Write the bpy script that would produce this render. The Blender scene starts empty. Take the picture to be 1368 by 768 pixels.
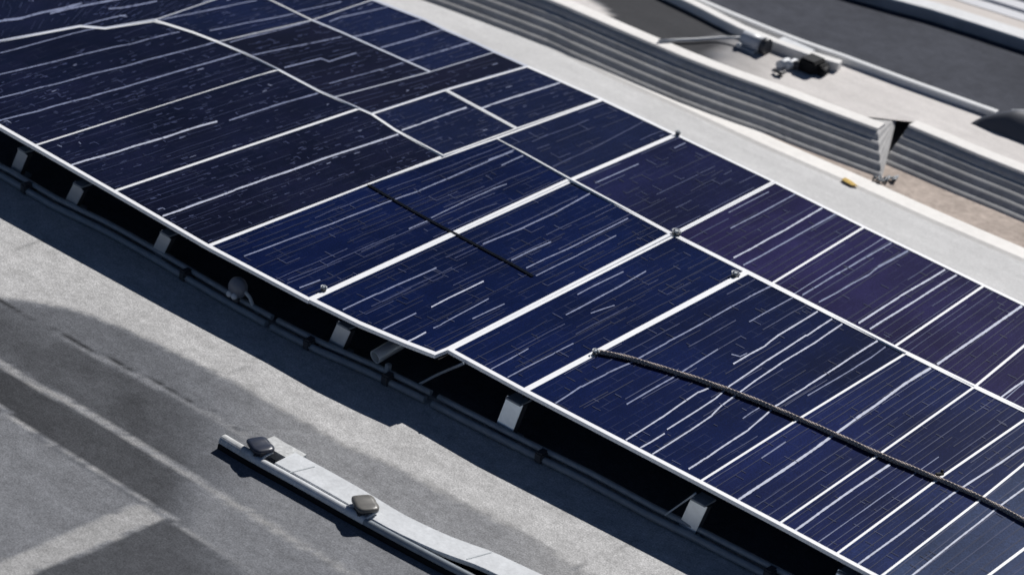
import bpy, bmesh, math, random
import numpy as np
from mathutils import Vector, Matrix

random.seed(11)
S = bpy.context.scene
COL = S.collection
rad = math.radians

# ------------------------------------------------------------------ camera
W0, H0 = 1368.0, 768.0
v1 = np.array([-5711.0, -2952.0]); v2 = np.array([3462.0, -1490.0])     # vanishing points of the two array directions
F = math.sqrt(-(v1 @ v2))
d1 = np.array([v1[0], v1[1], F]); d1 /= np.linalg.norm(d1)
d2 = np.array([v2[0], v2[1], F]); d2 /= np.linalg.norm(d2)
AX = -d1; AY = d2; AZ = np.cross(AX, AY)
R = np.array([AX, AY, AZ])                                              # camera (right, down, forward) -> world
PANEL_Z = 0.34
DIST = 16.5
CAM = np.array([0, 0, PANEL_Z]) - DIST * (R @ np.array([0, 0, 1.0]))
right, down, fwd = R[:, 0], R[:, 1], R[:, 2]
cam = bpy.data.objects.new('camera', bpy.data.cameras.new('camera'))
COL.objects.link(cam)
M = Matrix.Identity(4)
for i in range(3):
    M[i][0] = right[i]; M[i][1] = -down[i]; M[i][2] = -fwd[i]; M[i][3] = CAM[i]
cam.matrix_world = M
cam.data.sensor_width = 36; cam.data.sensor_fit = 'HORIZONTAL'
cam.data.lens = F / W0 * 36
cam.data.clip_end = 2000
cam.data.dof.use_dof = True
cam.data.dof.focus_distance = 15.6
cam.data.dof.aperture_fstop = 1.5
S.camera = cam

# ------------------------------------------------------------------ sky, sun, exposure
SUN = Vector((-0.10, 0.77, 0.63)).normalized()
w = bpy.data.worlds.new('World'); S.world = w; w.use_nodes = True
nt = w.node_tree
sky = nt.nodes.new('ShaderNodeTexSky'); sky.sky_type = 'NISHITA'; sky.sun_disc = False
sky.sun_elevation = math.asin(SUN.z); sky.sun_rotation = math.atan2(SUN.x, SUN.y)
sky.altitude = 1500; sky.air_density = 0.48; sky.dust_density = 0.05; sky.ozone_density = 2.0
bg = nt.nodes['Background']; bg.inputs['Strength'].default_value = 0.05
nt.links.new(sky.outputs[0], bg.inputs['Color'])
sl = bpy.data.lights.new('sun', 'SUN'); sl.energy = 5.0; sl.angle = rad(0.5); sl.color = (1, 0.972, 0.94)
so = bpy.data.objects.new('sun', sl); COL.objects.link(so)
so.rotation_euler = SUN.to_track_quat('Z', 'Y').to_euler(); so.location = (0, 10, 12)
S.view_settings.view_transform = 'Standard'; S.view_settings.look = 'None'
S.view_settings.exposure = 0.12; S.view_settings.gamma = 1.0

# ------------------------------------------------------------------ helpers
def at(x, y, z=0.0):
    """survey point: the spot at height z that the photograph shows at (x, y)"""
    r = R @ np.array([(x - W0 / 2) / F, (y - H0 / 2) / F, 1.0])
    t = (z - CAM[2]) / r[2]
    return Vector(CAM + t * r)

def px(p):
    c = R.T @ (np.array(p) - CAM)
    return c[0] / c[2] * F + W0 / 2, c[1] / c[2] * F + H0 / 2

def tag(o, label=None, cat=None, group=None, kind=None):
    if label: o['label'] = label
    if cat: o['category'] = cat
    if group: o['group'] = group
    if kind: o['kind'] = kind
    return o

def link_bm(name, bm, mats, parent=None, smooth=False, loc=None):
    me = bpy.data.meshes.new(name)
    if loc is not None:
        bmesh.ops.translate(bm, verts=bm.verts, vec=-Vector(loc))
    bm.to_mesh(me); bm.free()
    for m in (mats if isinstance(mats, (list, tuple)) else [mats]): me.materials.append(m)
    if smooth:
        for p in me.polygons: p.use_smooth = True
    o = bpy.data.objects.new(name, me); COL.objects.link(o)
    if loc is not None: o.location = loc
    if parent:
        o.parent = parent
    return o

def empty(name, loc, label=None, cat=None, group=None):
    o = bpy.data.objects.new(name, None); COL.objects.link(o)
    o.location = loc; o.empty_display_size = 0.1
    return tag(o, label, cat, group)

def part(name, bm, mats, root, smooth=False):
    """mesh given in world coordinates, parented to a root that is only translated"""
    bmesh.ops.translate(bm, verts=bm.verts, vec=-Vector(root.location) if root.parent is None else -Vector(root.parent.location))
    return link_bm(name, bm, mats, root, smooth)

def subpart(name, bm, mats, top, par, smooth=False):
    bmesh.ops.translate(bm, verts=bm.verts, vec=-Vector(top.location) - Vector(par.location))
    return link_bm(name, bm, mats, par, smooth)

def add_box(bm, c, X, Y, Z, sx, sy, sz, bevel=0.0):
    X, Y, Z = Vector(X).normalized(), Vector(Y).normalized(), Vector(Z).normalized()
    c = Vector(c)
    t = bmesh.new()
    bmesh.ops.create_cube(t, size=1)
    for v in t.verts: v.co = Vector((v.co.x * sx, v.co.y * sy, v.co.z * sz))
    if bevel: bmesh.ops.bevel(t, geom=t.edges[:], offset=bevel, segments=2, affect='EDGES')
    for v in t.verts: v.co = c + X * v.co.x + Y * v.co.y + Z * v.co.z
    merge(bm, t)

def merge(bm, t):
    me = bpy.data.meshes.new('tmp'); t.to_mesh(me); t.free()
    bm.from_mesh(me); bpy.data.meshes.remove(me)

def add_tube(bm, pts, r, n=10, cap=True, lobes=0, lobe_amp=0.0, twist=0.0, uv=False):
    pts = [Vector(p) for p in pts]
    rings = []; L = 0
    uvl = bm.loops.layers.uv.new('UVMap') if uv else None
    up = Vector((0, 0, 1)); lens = []
    for i, p in enumerate(pts):
        if i: L += (p - pts[i - 1]).length
        lens.append(L)
        d = (pts[min(i + 1, len(pts) - 1)] - pts[max(i - 1, 0)]).normalized()
        a = d.cross(up if abs(d.z) < 0.95 else Vector((1, 0, 0))).normalized(); b = a.cross(d).normalized()
        rr = r[i] if isinstance(r, (list, tuple)) else r
        ring = []
        for k in range(n):
            t = 2 * math.pi * k / n
            q = rr * (1 + lobe_amp * math.cos(lobes * t + twist * L))
            ring.append(bm.verts.new(p + (a * math.cos(t) + b * math.sin(t)) * q))
        rings.append(ring)
    for i in range(len(rings) - 1):
        for k in range(n):
            f = bm.faces.new((rings[i][k], rings[i][(k + 1) % n], rings[i + 1][(k + 1) % n], rings[i + 1][k]))
            f.smooth = True
            if uv:
                uvs = [(k / n, lens[i]), ((k + 1) / n, lens[i]), ((k + 1) / n, lens[i + 1]), (k / n, lens[i + 1])]
                for l, q in zip(f.loops, uvs): l[uvl].uv = q
    if cap:
        bm.faces.new(rings[0][::-1]); bm.faces.new(rings[-1])

def resample(pts, step):
    out = [Vector(pts[0])]
    for a, b in zip(pts[:-1], pts[1:]):
        a, b = Vector(a), Vector(b); n = max(1, int((b - a).length / step))
        for k in range(1, n + 1): out.append(a.lerp(b, k / n))
    return out

def smooth_path(pts, step=0.1):
    """Catmull-Rom through pts"""
    P = [Vector(p) for p in pts]; P = [P[0] * 2 - P[1]] + P + [P[-1] * 2 - P[-2]]
    out = []
    for i in range(1, len(P) - 2):
        n = max(2, int((P[i + 1] - P[i]).length / step))
        for k in range(n):
            t = k / n; a, b, c, d = P[i - 1], P[i], P[i + 1], P[i + 2]
            out.append(0.5 * ((2 * b) + (-a + c) * t + (2 * a - 5 * b + 4 * c - d) * t * t + (-a + 3 * b - 3 * c + d) * t ** 3))
    out.append(P[-2]); return out

def extend(path, a=0.0, b=0.0):
    """the path carried on straight past both ends"""
    p = list(path)
    if b: p.append(p[-1] + (p[-1] - p[-2]).normalized() * b)
    if a: p.insert(0, p[0] + (p[0] - p[1]).normalized() * a)
    return p

def sweep(bm, path, prof, closed=True, caps=True, smooth=False, shear=0.0):
    """profile [(offset to the left of the path, height)] swept along a ground path"""
    rows = []
    n = len(path)
    for i, p in enumerate(path):
        d = (path[min(i + 1, n - 1)] - path[max(i - 1, 0)]); d.z = 0; d.normalize()
        nrm = Vector((-d.y, d.x, 0))
        rows.append([bm.verts.new(p + nrm * o + d * (-min(o, 0) * shear) + Vector((0, 0, z))) for o, z in prof])
    m = len(prof)
    for i in range(n - 1):
        for k in range(m if closed else m - 1):
            k2 = (k + 1) % m
            f = bm.faces.new((rows[i][k], rows[i + 1][k], rows[i + 1][k2], rows[i][k2])); f.smooth = smooth
    if closed and caps:
        bm.faces.new(rows[0]); bm.faces.new(rows[-1][::-1])
    bmesh.ops.recalc_face_normals(bm, faces=bm.faces)
    return rows

# ------------------------------------------------------------------ materials
def mat(name, col, rough=0.6, spec=0.4, metal=0.0, noise=None, bump=None, coat=0.0):
    """plain procedural: noise = (scale, amount), bump = (scale, strength)"""
    m = bpy.data.materials.new(name); m.use_nodes = True
    nt = m.node_tree; b = nt.nodes['Principled BSDF']
    b.inputs['Base Color'].default_value = (*col, 1); b.inputs['Roughness'].default_value = rough
    b.inputs['Specular IOR Level'].default_value = spec; b.inputs['Metallic'].default_value = metal
    b.inputs['Coat Weight'].default_value = coat
    geo = nt.nodes.new('ShaderNodeNewGeometry')
    if noise:
        out = None
        for sc, am in (noise if isinstance(noise, list) else [noise]):
            n = nt.nodes.new('ShaderNodeTexNoise'); n.inputs['Scale'].default_value = sc; n.inputs['Detail'].default_value = 6
            n.inputs['Roughness'].default_value = 0.65
            nt.links.new(geo.outputs['Position'], n.inputs['Vector'])
            mr = nt.nodes.new('ShaderNodeMapRange'); mr.inputs['From Min'].default_value = 0.3; mr.inputs['From Max'].default_value = 0.7
            mr.inputs['To Min'].default_value = 1 - am; mr.inputs['To Max'].default_value = 1 + am
            nt.links.new(n.outputs['Fac'], mr.inputs['Value'])
            if out is None: out = mr.outputs[0]
            else:
                mm = nt.nodes.new('ShaderNodeMath'); mm.operation = 'MULTIPLY'
                nt.links.new(out, mm.inputs[0]); nt.links.new(mr.outputs[0], mm.inputs[1]); out = mm.outputs[0]
        mx = nt.nodes.new('ShaderNodeVectorMath'); mx.operation = 'SCALE'
        mx.inputs[0].default_value = col
        nt.links.new(out, mx.inputs['Scale']); nt.links.new(mx.outputs[0], b.inputs['Base Color'])
    if bump:
        n = nt.nodes.new('ShaderNodeTexNoise'); n.inputs['Scale'].default_value = bump[0]; n.inputs['Detail'].default_value = 5
        nt.links.new(geo.outputs['Position'], n.inputs['Vector'])
        bp = nt.nodes.new('ShaderNodeBump'); bp.inputs['Strength'].default_value = bump[1]; bp.inputs['Distance'].default_value = 0.01
        nt.links.new(n.outputs['Fac'], bp.inputs['Height']); nt.links.new(bp.outputs[0], b.inputs['Normal'])
    return m

def roof_mat(name, attr=True, col=(0.4, 0.39, 0.38), grain=1.0):
    """weathered roofing: stain map stored on the mesh, times grain and blotches"""
    m = bpy.data.materials.new(name); m.use_nodes = True
    nt = m.node_tree; N = nt.nodes; Lk = nt.links; b = N['Principled BSDF']
    b.inputs['Roughness'].default_value = 0.95; b.inputs['Specular IOR Level'].default_value = 0.06
    geo = N.new('ShaderNodeNewGeometry')
    def noise(sc, det, lo, hi, fmin=0.3, fmax=0.7, stretch=None):
        n = N.new('ShaderNodeTexNoise'); n.inputs['Scale'].default_value = sc; n.inputs['Detail'].default_value = det
        n.inputs['Roughness'].default_value = 0.62
        src = geo.outputs['Position']
        if stretch:
            mp = N.new('ShaderNodeMapping'); mp.inputs['Scale'].default_value = stretch; Lk.new(src, mp.inputs['Vector']); src = mp.outputs[0]
        Lk.new(src, n.inputs['Vector'])
        mr = N.new('ShaderNodeMapRange'); mr.inputs['From Min'].default_value = fmin; mr.inputs['From Max'].default_value = fmax
        mr.inputs['To Min'].default_value = lo; mr.inputs['To Max'].default_value = hi
        Lk.new(n.outputs['Fac'], mr.inputs['Value']); return mr.outputs[0], n.outputs['Fac']
    def mul(a, c):
        q = N.new('ShaderNodeMath'); q.operation = 'MULTIPLY'; Lk.new(a, q.inputs[0]); Lk.new(c, q.inputs[1]); return q.outputs[0]
    g1, _ = noise(1.3, 6, 0.93, 1.07)
    g2, _ = noise(9, 7, 1 - .16 * grain, 1 + .14 * grain)
    g3, f3 = noise(105, 3, 1 - .36 * grain, 1 + .36 * grain)
    g4, _ = noise(3.0, 6, 0.92, 1.06, stretch=(0.4, 3.0, 1))
    g5, _ = noise(30, 5, 1 - .17 * grain, 1 + .17 * grain)
    k = mul(mul(mul(g1, g5), g2), mul(g3, g4))
    sc = N.new('ShaderNodeVectorMath'); sc.operation = 'SCALE'; Lk.new(k, sc.inputs['Scale'])
    if attr:
        a = N.new('ShaderNodeAttribute'); a.attribute_name = 'stain_shade'
        Lk.new(a.outputs['Color'], sc.inputs[0])
    else:
        sc.inputs[0].default_value = col
    Lk.new(sc.outputs[0], b.inputs['Base Color'])
    bp = N.new('ShaderNodeBump'); bp.inputs['Strength'].default_value = 0.35; bp.inputs['Distance'].default_value = 0.004
    Lk.new(f3, bp.inputs['Height']); Lk.new(bp.outputs[0], b.inputs['Normal'])
    return m

def glass_mat(name, col, col2, tick=0.5, rough=0.24):
    """silicon cells under glass: faint cell grid in the panel's own metres (UV)"""
    m = bpy.data.materials.new(name); m.use_nodes = True
    nt = m.node_tree; N = nt.nodes; Lk = nt.links; b = N['Principled BSDF']
    b.inputs['Roughness'].default_value = rough; b.inputs['Specular IOR Level'].default_value = 0.09
    uv = N.new('ShaderNodeUVMap'); uv.uv_map = 'cells'
    br = N.new('ShaderNodeTexBrick'); br.offset = 0.37; br.offset_frequency = 2
    br.inputs['Scale'].default_value = 1.0; br.inputs['Mortar Size'].default_value = 0.0022; br.inputs['Mortar Smooth'].default_value = 0.2
    br.inputs['Brick Width'].default_value = 0.21; br.inputs['Row Height'].default_value = 0.052
    br.inputs['Color1'].default_value = (*col, 1); br.inputs['Color2'].default_value = (*col2, 1)
    mp = N.new('ShaderNodeMapping'); mp.inputs['Rotation'].default_value = (0, 0, rad(90))
    Lk.new(uv.outputs[0], mp.inputs['Vector']); Lk.new(mp.outputs[0], br.inputs['Vector'])
    n1 = N.new('ShaderNodeTexNoise'); n1.inputs['Scale'].default_value = 6; n1.inputs['Detail'].default_value = 4
    Lk.new(uv.outputs[0], n1.inputs['Vector'])
    mr = N.new('ShaderNodeMapRange'); mr.inputs['From Min'].default_value = 0.42; mr.inputs['From Max'].default_value = 0.68
    mr.inputs['To Min'].default_value = 0.0; mr.inputs['To Max'].default_value = tick
    Lk.new(n1.outputs['Fac'], mr.inputs['Value'])
    f = N.new('ShaderNodeMath'); f.operation = 'MULTIPLY'; Lk.new(br.outputs['Fac'], f.inputs[0]); Lk.new(mr.outputs[0], f.inputs[1])
    br.inputs['Mortar'].default_value = (*col, 1)
    # cell colour blotches
    n2 = N.new('ShaderNodeTexNoise'); n2.inputs['Scale'].default_value = 1.7; n2.inputs['Detail'].default_value = 5
    geo = N.new('ShaderNodeNewGeometry'); Lk.new(geo.outputs['Position'], n2.inputs['Vector'])
    m2 = N.new('ShaderNodeMapRange'); m2.inputs['From Min'].default_value = 0.35; m2.inputs['From Max'].default_value = 0.65
    m2.inputs['To Min'].default_value = 0.75; m2.inputs['To Max'].default_value = 1.3; Lk.new(n2.outputs['Fac'], m2.inputs['Value'])
    n3 = N.new('ShaderNodeTexNoise'); n3.inputs['Scale'].default_value = 120; n3.inputs['Detail'].default_value = 2
    Lk.new(geo.outputs['Position'], n3.inputs['Vector'])
    m3 = N.new('ShaderNodeMapRange'); m3.inputs['From Min'].default_value = 0.3; m3.inputs['From Max'].default_value = 0.7
    m3.inputs['To Min'].default_value = 0.7; m3.inputs['To Max'].default_value = 1.35; Lk.new(n3.outputs['Fac'], m3.inputs['Value'])
    k = N.new('ShaderNodeMath'); k.operation = 'MULTIPLY'; Lk.new(m2.outputs[0], k.inputs[0]); Lk.new(m3.outputs[0], k.inputs[1])
    sc = N.new('ShaderNodeVectorMath'); sc.operation = 'SCALE'; Lk.new(br.outputs['Color'], sc.inputs[0]); Lk.new(k.outputs[0], sc.inputs['Scale'])
    mx = N.new('ShaderNodeMix'); mx.data_type = 'RGBA'
    Lk.new(f.outputs[0], mx.inputs[0]); Lk.new(sc.outputs[0], mx.inputs[6]); mx.inputs[7].default_value = (0.16, 0.18, 0.27, 1)
    Lk.new(mx.outputs[2], b.inputs['Base Color'])
    return m

MT = {}
MT['alu'] = mat('white_aluminium', (0.82, 0.83, 0.85), 0.45, 0.4, noise=[(40, 0.05), (3, 0.04)])
MT['alu_back'] = mat('frame_grey_aluminium', (0.50, 0.53, 0.62), 0.45, 0.4, noise=[(40, 0.06)])
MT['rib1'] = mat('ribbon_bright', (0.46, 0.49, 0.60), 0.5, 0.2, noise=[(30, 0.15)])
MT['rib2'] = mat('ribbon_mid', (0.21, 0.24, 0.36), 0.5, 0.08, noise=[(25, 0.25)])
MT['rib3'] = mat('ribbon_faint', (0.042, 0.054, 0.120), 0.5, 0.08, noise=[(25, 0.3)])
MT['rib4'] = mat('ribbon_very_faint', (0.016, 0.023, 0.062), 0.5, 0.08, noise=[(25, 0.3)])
MT['dark'] = glass_mat('cells_dark_navy', (0.0035, 0.0050, 0.017), (0.0055, 0.0065, 0.021), 0.12)
MT['brown'] = glass_mat('cells_dark_plum', (0.0052, 0.0050, 0.0145), (0.0052, 0.0055, 0.0165), 0.10)
MT['slate'] = glass_mat('cells_slate_navy', (0.0050, 0.0082, 0.032), (0.0062, 0.0095, 0.034), 0.12)
MT['navy'] = glass_mat('cells_navy', (0.0018, 0.0060, 0.036), (0.0026, 0.0068, 0.040), 0.25)
MT['plumnavy'] = glass_mat('cells_plum_navy', (0.0070, 0.0085, 0.036), (0.0085, 0.0095, 0.040), 0.2)
MT['azure'] = glass_mat('cells_blue', (0.0050, 0.0100, 0.054), (0.0060, 0.0115, 0.060), 0.2)
MT['azure_sheen'] = glass_mat('cells_blue_sheen', (0.0100, 0.0190, 0.074), (0.0120, 0.0210, 0.080), 0.2)  # sheen towards the near right end, put into the cell colour
MT['pale_sheen'] = glass_mat('cells_pale_sheen', (0.0300, 0.0460, 0.105), (0.0330, 0.0500, 0.112), 0.2)  # stronger sheen painted into the cells of the last panels
MT['purple'] = glass_mat('cells_purple', (0.0145, 0.0115, 0.050), (0.0165, 0.0135, 0.055), 0.2)
MT['steel'] = mat('steel_grey', (0.42, 0.45, 0.47), 0.5, 0.5, noise=[(30, 0.1)])
MT['leg'] = mat('galvanised_leg', (0.80, 0.84, 0.86), 0.42, 0.5, 0.75, noise=[(18, 0.08)])
MT['rail'] = mat('dark_painted_rail', (0.22, 0.25, 0.28), 0.45, 0.5, noise=[(20, 0.15)])
MT['black'] = mat('black_rubber', (0.009, 0.010, 0.012), 0.6, 0.12, noise=[(30, 0.2)])
MT['dkgrey'] = mat('dark_grey_plastic', (0.05, 0.052, 0.058), 0.45, 0.4, noise=[(30, 0.15)])
MT['white'] = mat('white_pvc', (0.57, 0.59, 0.61), 0.55, 0.3, noise=[(60, 0.10), (14, 0.10), (4, 0.06)])
MT['kerb'] = mat('white_painted_kerb', (0.80, 0.78, 0.75), 0.8, 0.2, noise=[(2, 0.05), (20, 0.06)])

# ------------------------------------------------------------------ roof
def polyfn(pts):
    xs = np.array([p[0] for p in pts], float); ys = np.array([p[1] for p in pts], float)
    return lambda x: np.interp(x, xs, ys)
b0 = polyfn([(-300, 250), (-100, 352), (0, 396), (60, 404), (125, 420), (200, 453), (303, 503), (456, 590), (523, 619), (623, 672), (706, 715), (776, 759), (900, 825), (1100, 930)])
c1 = polyfn([(-300, 230), (-100, 345), (0, 400), (60, 433), (117, 463), (213, 511), (283, 549), (337, 582), (460, 655), (600, 738), (800, 860)])
s2 = polyfn([(-300, 312), (-100, 425), (0, 484), (43, 512), (123, 555), (233, 622), (300, 665), (456, 759), (560, 820), (800, 960)])
s3 = polyfn([(-300, 365), (-100, 485), (0, 545), (53, 584), (133, 632), (220, 687), (330, 762), (400, 810), (600, 940)])

UNDER_SHADE = polyfn([(-60, 195), (14, 232), (77, 269), (140, 299), (207, 336), (300, 391), (370, 431), (433, 462), (558, 519), (586, 533), (656, 569), (716, 599), (790, 635), (873, 680), (932, 709), (1002, 745), (1200, 845)])
def sst(a, b, x):
    t = np.clip((x - a) / (b - a), 0, 1); return t * t * (3 - 2 * t)
def mixv(a, b, t): return a * (1 - t) + b * t

def vnoise(x, y, seed):
    g = np.random.RandomState(seed).rand(256, 256)
    xi = np.floor(x).astype(int); yi = np.floor(y).astype(int); fx = x - xi; fy = y - yi
    fx = fx * fx * (3 - 2 * fx); fy = fy * fy * (3 - 2 * fy)
    G = lambda a, b: g[a % 256, b % 256]
    return (G(xi, yi) * (1 - fx) + G(xi + 1, yi) * fx) * (1 - fy) + (G(xi, yi + 1) * (1 - fx) + G(xi + 1, yi + 1) * fx) * fy - .5

def stain_shade(x, y):
    """reflectance of the old roofing sheets, with shade painted in under the array"""
    wob = 2.0 * vnoise(x / 38, y / 26, 1) + 2.5 * vnoise(x / 13, y / 9, 2) + 4 * vnoise(x / 5, y / 4, 3)
    yy = y + wob
    e = np.full_like(x, 0.445)
    e = mixv(e, 0.37, sst(50, 0, np.abs(yy - b0(x) + 20)) * sst(400, 0, x) * 0.5)
    right = sst(200, 430, x)
    a = mixv(0.135, 0.235, right)                       # between the light band and the crack
    a = mixv(a, 0.30, sst(640, 800, x))
    e = mixv(e, a, sst(-5, 7, yy - b0(x)))
    b = mixv(mixv(0.10, 0.085, sst(60, 180, x)), 0.20, sst(210, 370, x))
    e = mixv(e, b, sst(-4, 9, yy - c1(x)))
    blot = sst(-.05, .3, vnoise(x / 60, y / 40, 7) + .4 * vnoise(x / 20, y / 14, 8))
    e = mixv(e, e * 0.78, blot * sst(0, 30, yy - c1(x)) * sst(330, 200, x))
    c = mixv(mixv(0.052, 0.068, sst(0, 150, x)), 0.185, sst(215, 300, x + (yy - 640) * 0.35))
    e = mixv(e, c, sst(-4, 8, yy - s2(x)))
    d = np.full_like(x, 0.185)
    lo1 = 749 - (x * 0.42); lo2 = 780 - (x - 10) * 0.42          # pale repair strip
    # beyond seam three
    dd = mixv(d, 0.33, sst(-3, 4, yy - lo1))
    dd = mixv(dd, mixv(0.078, 0.185, sst(230, 400, x)), sst(-3, 4, yy - lo2))
    e = mixv(e, dd, sst(-3, 6, yy - s3(x)))
    # seams
    def line(e, dist, wd, val, k): return mixv(e, val, k * sst(wd, 0, np.abs(dist)))
    e = line(e, yy - s2(x), 8, 0.36, 0.9 * sst(-200, 60, x))
    e = line(e, y + wob * .4 - s2(x) - 1, 1.8, 0.12, 0.5 * sst(200, 330, x))
    e = line(e, y + wob * .5 - s3(x), 5, 0.36, 0.9 * sst(300, 215, x))
    e = line(e, y + wob * .4 - s3(x) - 3.5, 1.8, 0.07, 0.6 * sst(260, 200, x))
    e = line(e, y + wob * .4 - s3(x), 7, 0.26, 0.4 * sst(215, 260, x))
    e = line(e, yy - c1(x) - 6, 8, 0.27, 0.65 * sst(450, 330, x) * sst(40, 120, x))
    e = line(e, y + wob * .5 - c1(x) - 1, 2.8, 0.025, 0.95 * sst(345, 335, x))
    e = line(e, y + wob * .3 - b0(x), 3.5, e * 0.7, 0.7 * sst(520, 600, x))
    # shade under the array painted into the roof colour, behind the twin rail
    fr = UNDER_SHADE(x) + 3 * vnoise(x / 20, y / 20, 5)
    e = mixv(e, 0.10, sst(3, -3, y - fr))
    # sheet joints across the pale band
    for (x0, y0, x1, y1) in ((303, 503, 352, 474), (765, 760, 850, 722), (-20, 352, 60, 318)):
        t = ((x - x0) * (x1 - x0) + (y - y0) * (y1 - y0)) / ((x1 - x0) ** 2 + (y1 - y0) ** 2)
        dist = np.hypot(x - x0 - np.clip(t, 0, 1) * (x1 - x0), y + wob * .3 - y0 - np.clip(t, 0, 1) * (y1 - y0))
        e = mixv(e, e * 0.62, sst(2.6, 0, dist) * 0.8)
    return e

def stain_shade_sheet(name, xs, ys, z, fn, material):
    X, Y = np.meshgrid(xs, ys); n, m = X.shape
    P = np.stack([X.ravel(), Y.ravel(), np.full(X.size, 0.0)], 1)
    q = P.copy(); q[:, 2] = z
    c = (q - CAM) @ R
    U = c[:, 0] / c[:, 2] * F + W0 / 2; V = c[:, 1] / c[:, 2] * F + H0 / 2
    col = fn(U, V)
    me = bpy.data.meshes.new(name)
    idx = np.arange(n * m).reshape(n, m)
    f = np.stack([idx[:-1, :-1].ravel(), idx[:-1, 1:].ravel(), idx[1:, 1:].ravel(), idx[1:, :-1].ravel()], 1)
    me.vertices.add(n * m); me.vertices.foreach_set('co', P.ravel())
    me.loops.add(f.size); me.loops.foreach_set('vertex_index', f.ravel())
    me.polygons.add(len(f)); me.polygons.foreach_set('loop_start', np.arange(0, f.size, 4))
    me.update(calc_edges=True)
    a = me.attributes.new('stain_shade', 'FLOAT_COLOR', 'POINT')
    a.data.foreach_set('color', np.concatenate([col, np.ones((len(col), 1))], 1).ravel())
    me.materials.append(material)
    o = bpy.data.objects.new(name, me); COL.objects.link(o); o.location.z = z
    return o

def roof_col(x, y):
    e = stain_shade(x, y)
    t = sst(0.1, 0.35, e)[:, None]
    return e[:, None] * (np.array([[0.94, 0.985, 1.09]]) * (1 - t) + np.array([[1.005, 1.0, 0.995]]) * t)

corners = [at(*p) for p in ((-120, 190), (-120, 860), (1100, 860), (1000, 690))]
x0 = min(c.x for c in corners) - 1.5; x1 = max(c.x for c in corners) + 5.0
y0 = min(c.y for c in corners) - .3
ye = at(640, 480, 0).y
tag(stain_shade_sheet('roof_membrane', np.arange(x0, x1, 0.028), np.arange(y0, ye, 0.028), 0.0, roof_col, roof_mat('old_roof_membrane')), kind='structure')
bm = bmesh.new()
bmesh.ops.create_grid(bm, x_segments=2, y_segments=2, size=60)
tag(link_bm('roof', bm, roof_mat('pale_concrete_roof', False, (0.575, 0.575, 0.575), .3), loc=None), kind='structure').location.z = -0.006

# ------------------------------------------------------------------ solar panels
SURF = []
ARR_GROUP = 'solar panels of the rooftop array'
RIBS = ['rib1', 'rib2', 'rib3', 'rib4']

def offset_poly(P, wd):
    """inset a px polygon by a distance per edge"""
    n = len(P); area = sum(P[i][0] * P[(i + 1) % n][1] - P[(i + 1) % n][0] * P[i][1] for i in range(n))
    s = 1 if area > 0 else -1
    L = []
    for i in range(n):
        a = np.array(P[i], float); b = np.array(P[(i + 1) % n], float); d = (b - a) / np.linalg.norm(b - a)
        nr = np.array([-d[1], d[0]]) * s
        L.append((a + nr * wd[i], d))
    out = []
    for i in range(n):
        p, d = L[i - 1]; q, e = L[i]
        cr = d[0] * e[1] - d[1] * e[0]
        if abs(cr) < 0.03:
            out.append(tuple(q + 0 * e)); continue
        t = ((q[0] - p[0]) * e[1] - (q[1] - p[1]) * e[0]) / cr
        out.append(tuple(p + d * t))
    return out

def strip(bm, pts, wd, pt, z, mi, uvl, taper=True):
    """thin flat conductor lying on the glass"""
    n = len(pts); A = []; B = []
    for i in range(n):
        a = np.array(pts[max(i - 1, 0)], float); b = np.array(pts[min(i + 1, n - 1)], float); d = (b - a) / (np.linalg.norm(b - a) + 1e-9)
        nr = np.array([-d[1], d[0]]); p = np.array(pts[i], float)
        h = wd / 2 * (wd_var(i, n) if taper else 1)
        A.append(bm.verts.new(pt(*(p + nr * h), z))); B.append(bm.verts.new(pt(*(p - nr * h), z)))
    for i in range(n - 1):
        f = bm.faces.new((A[i], A[i + 1], B[i + 1], B[i])); f.material_index = mi
        f.normal_update()
        if f.normal.z < 0: f.normal_flip()
def wd_var(i, n): return random.uniform(0.8, 1.15)

def wavy(p, q, n=None, amp=0.5):
    L = math.hypot(q[0] - p[0], q[1] - p[1]); n = n or max(2, int(L / 22))
    nx, ny = -(q[1] - p[1]) / L, (q[0] - p[0]) / L
    return [(p[0] + (q[0] - p[0]) * k / n + nx * random.gauss(0, amp), p[1] + (q[1] - p[1]) * k / n + ny * random.gauss(0, amp)) for k in range(n + 1)]

def bil(c, u, v):
    FL, FR, BR, BL = c
    return tuple((FL[k] * (1 - u) + FR[k] * u) * (1 - v) + (BL[k] * (1 - u) + BR[k] * u) * v for k in range(2))

def inside(P, x, y):
    r = False; n = len(P)
    for i in range(n):
        (xa, ya), (xb, yb) = P[i], P[(i + 1) % n]
        if (ya > y) != (yb > y) and x < (xb - xa) * (y - ya) / (yb - ya) + xa: r = not r
    return r

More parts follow.
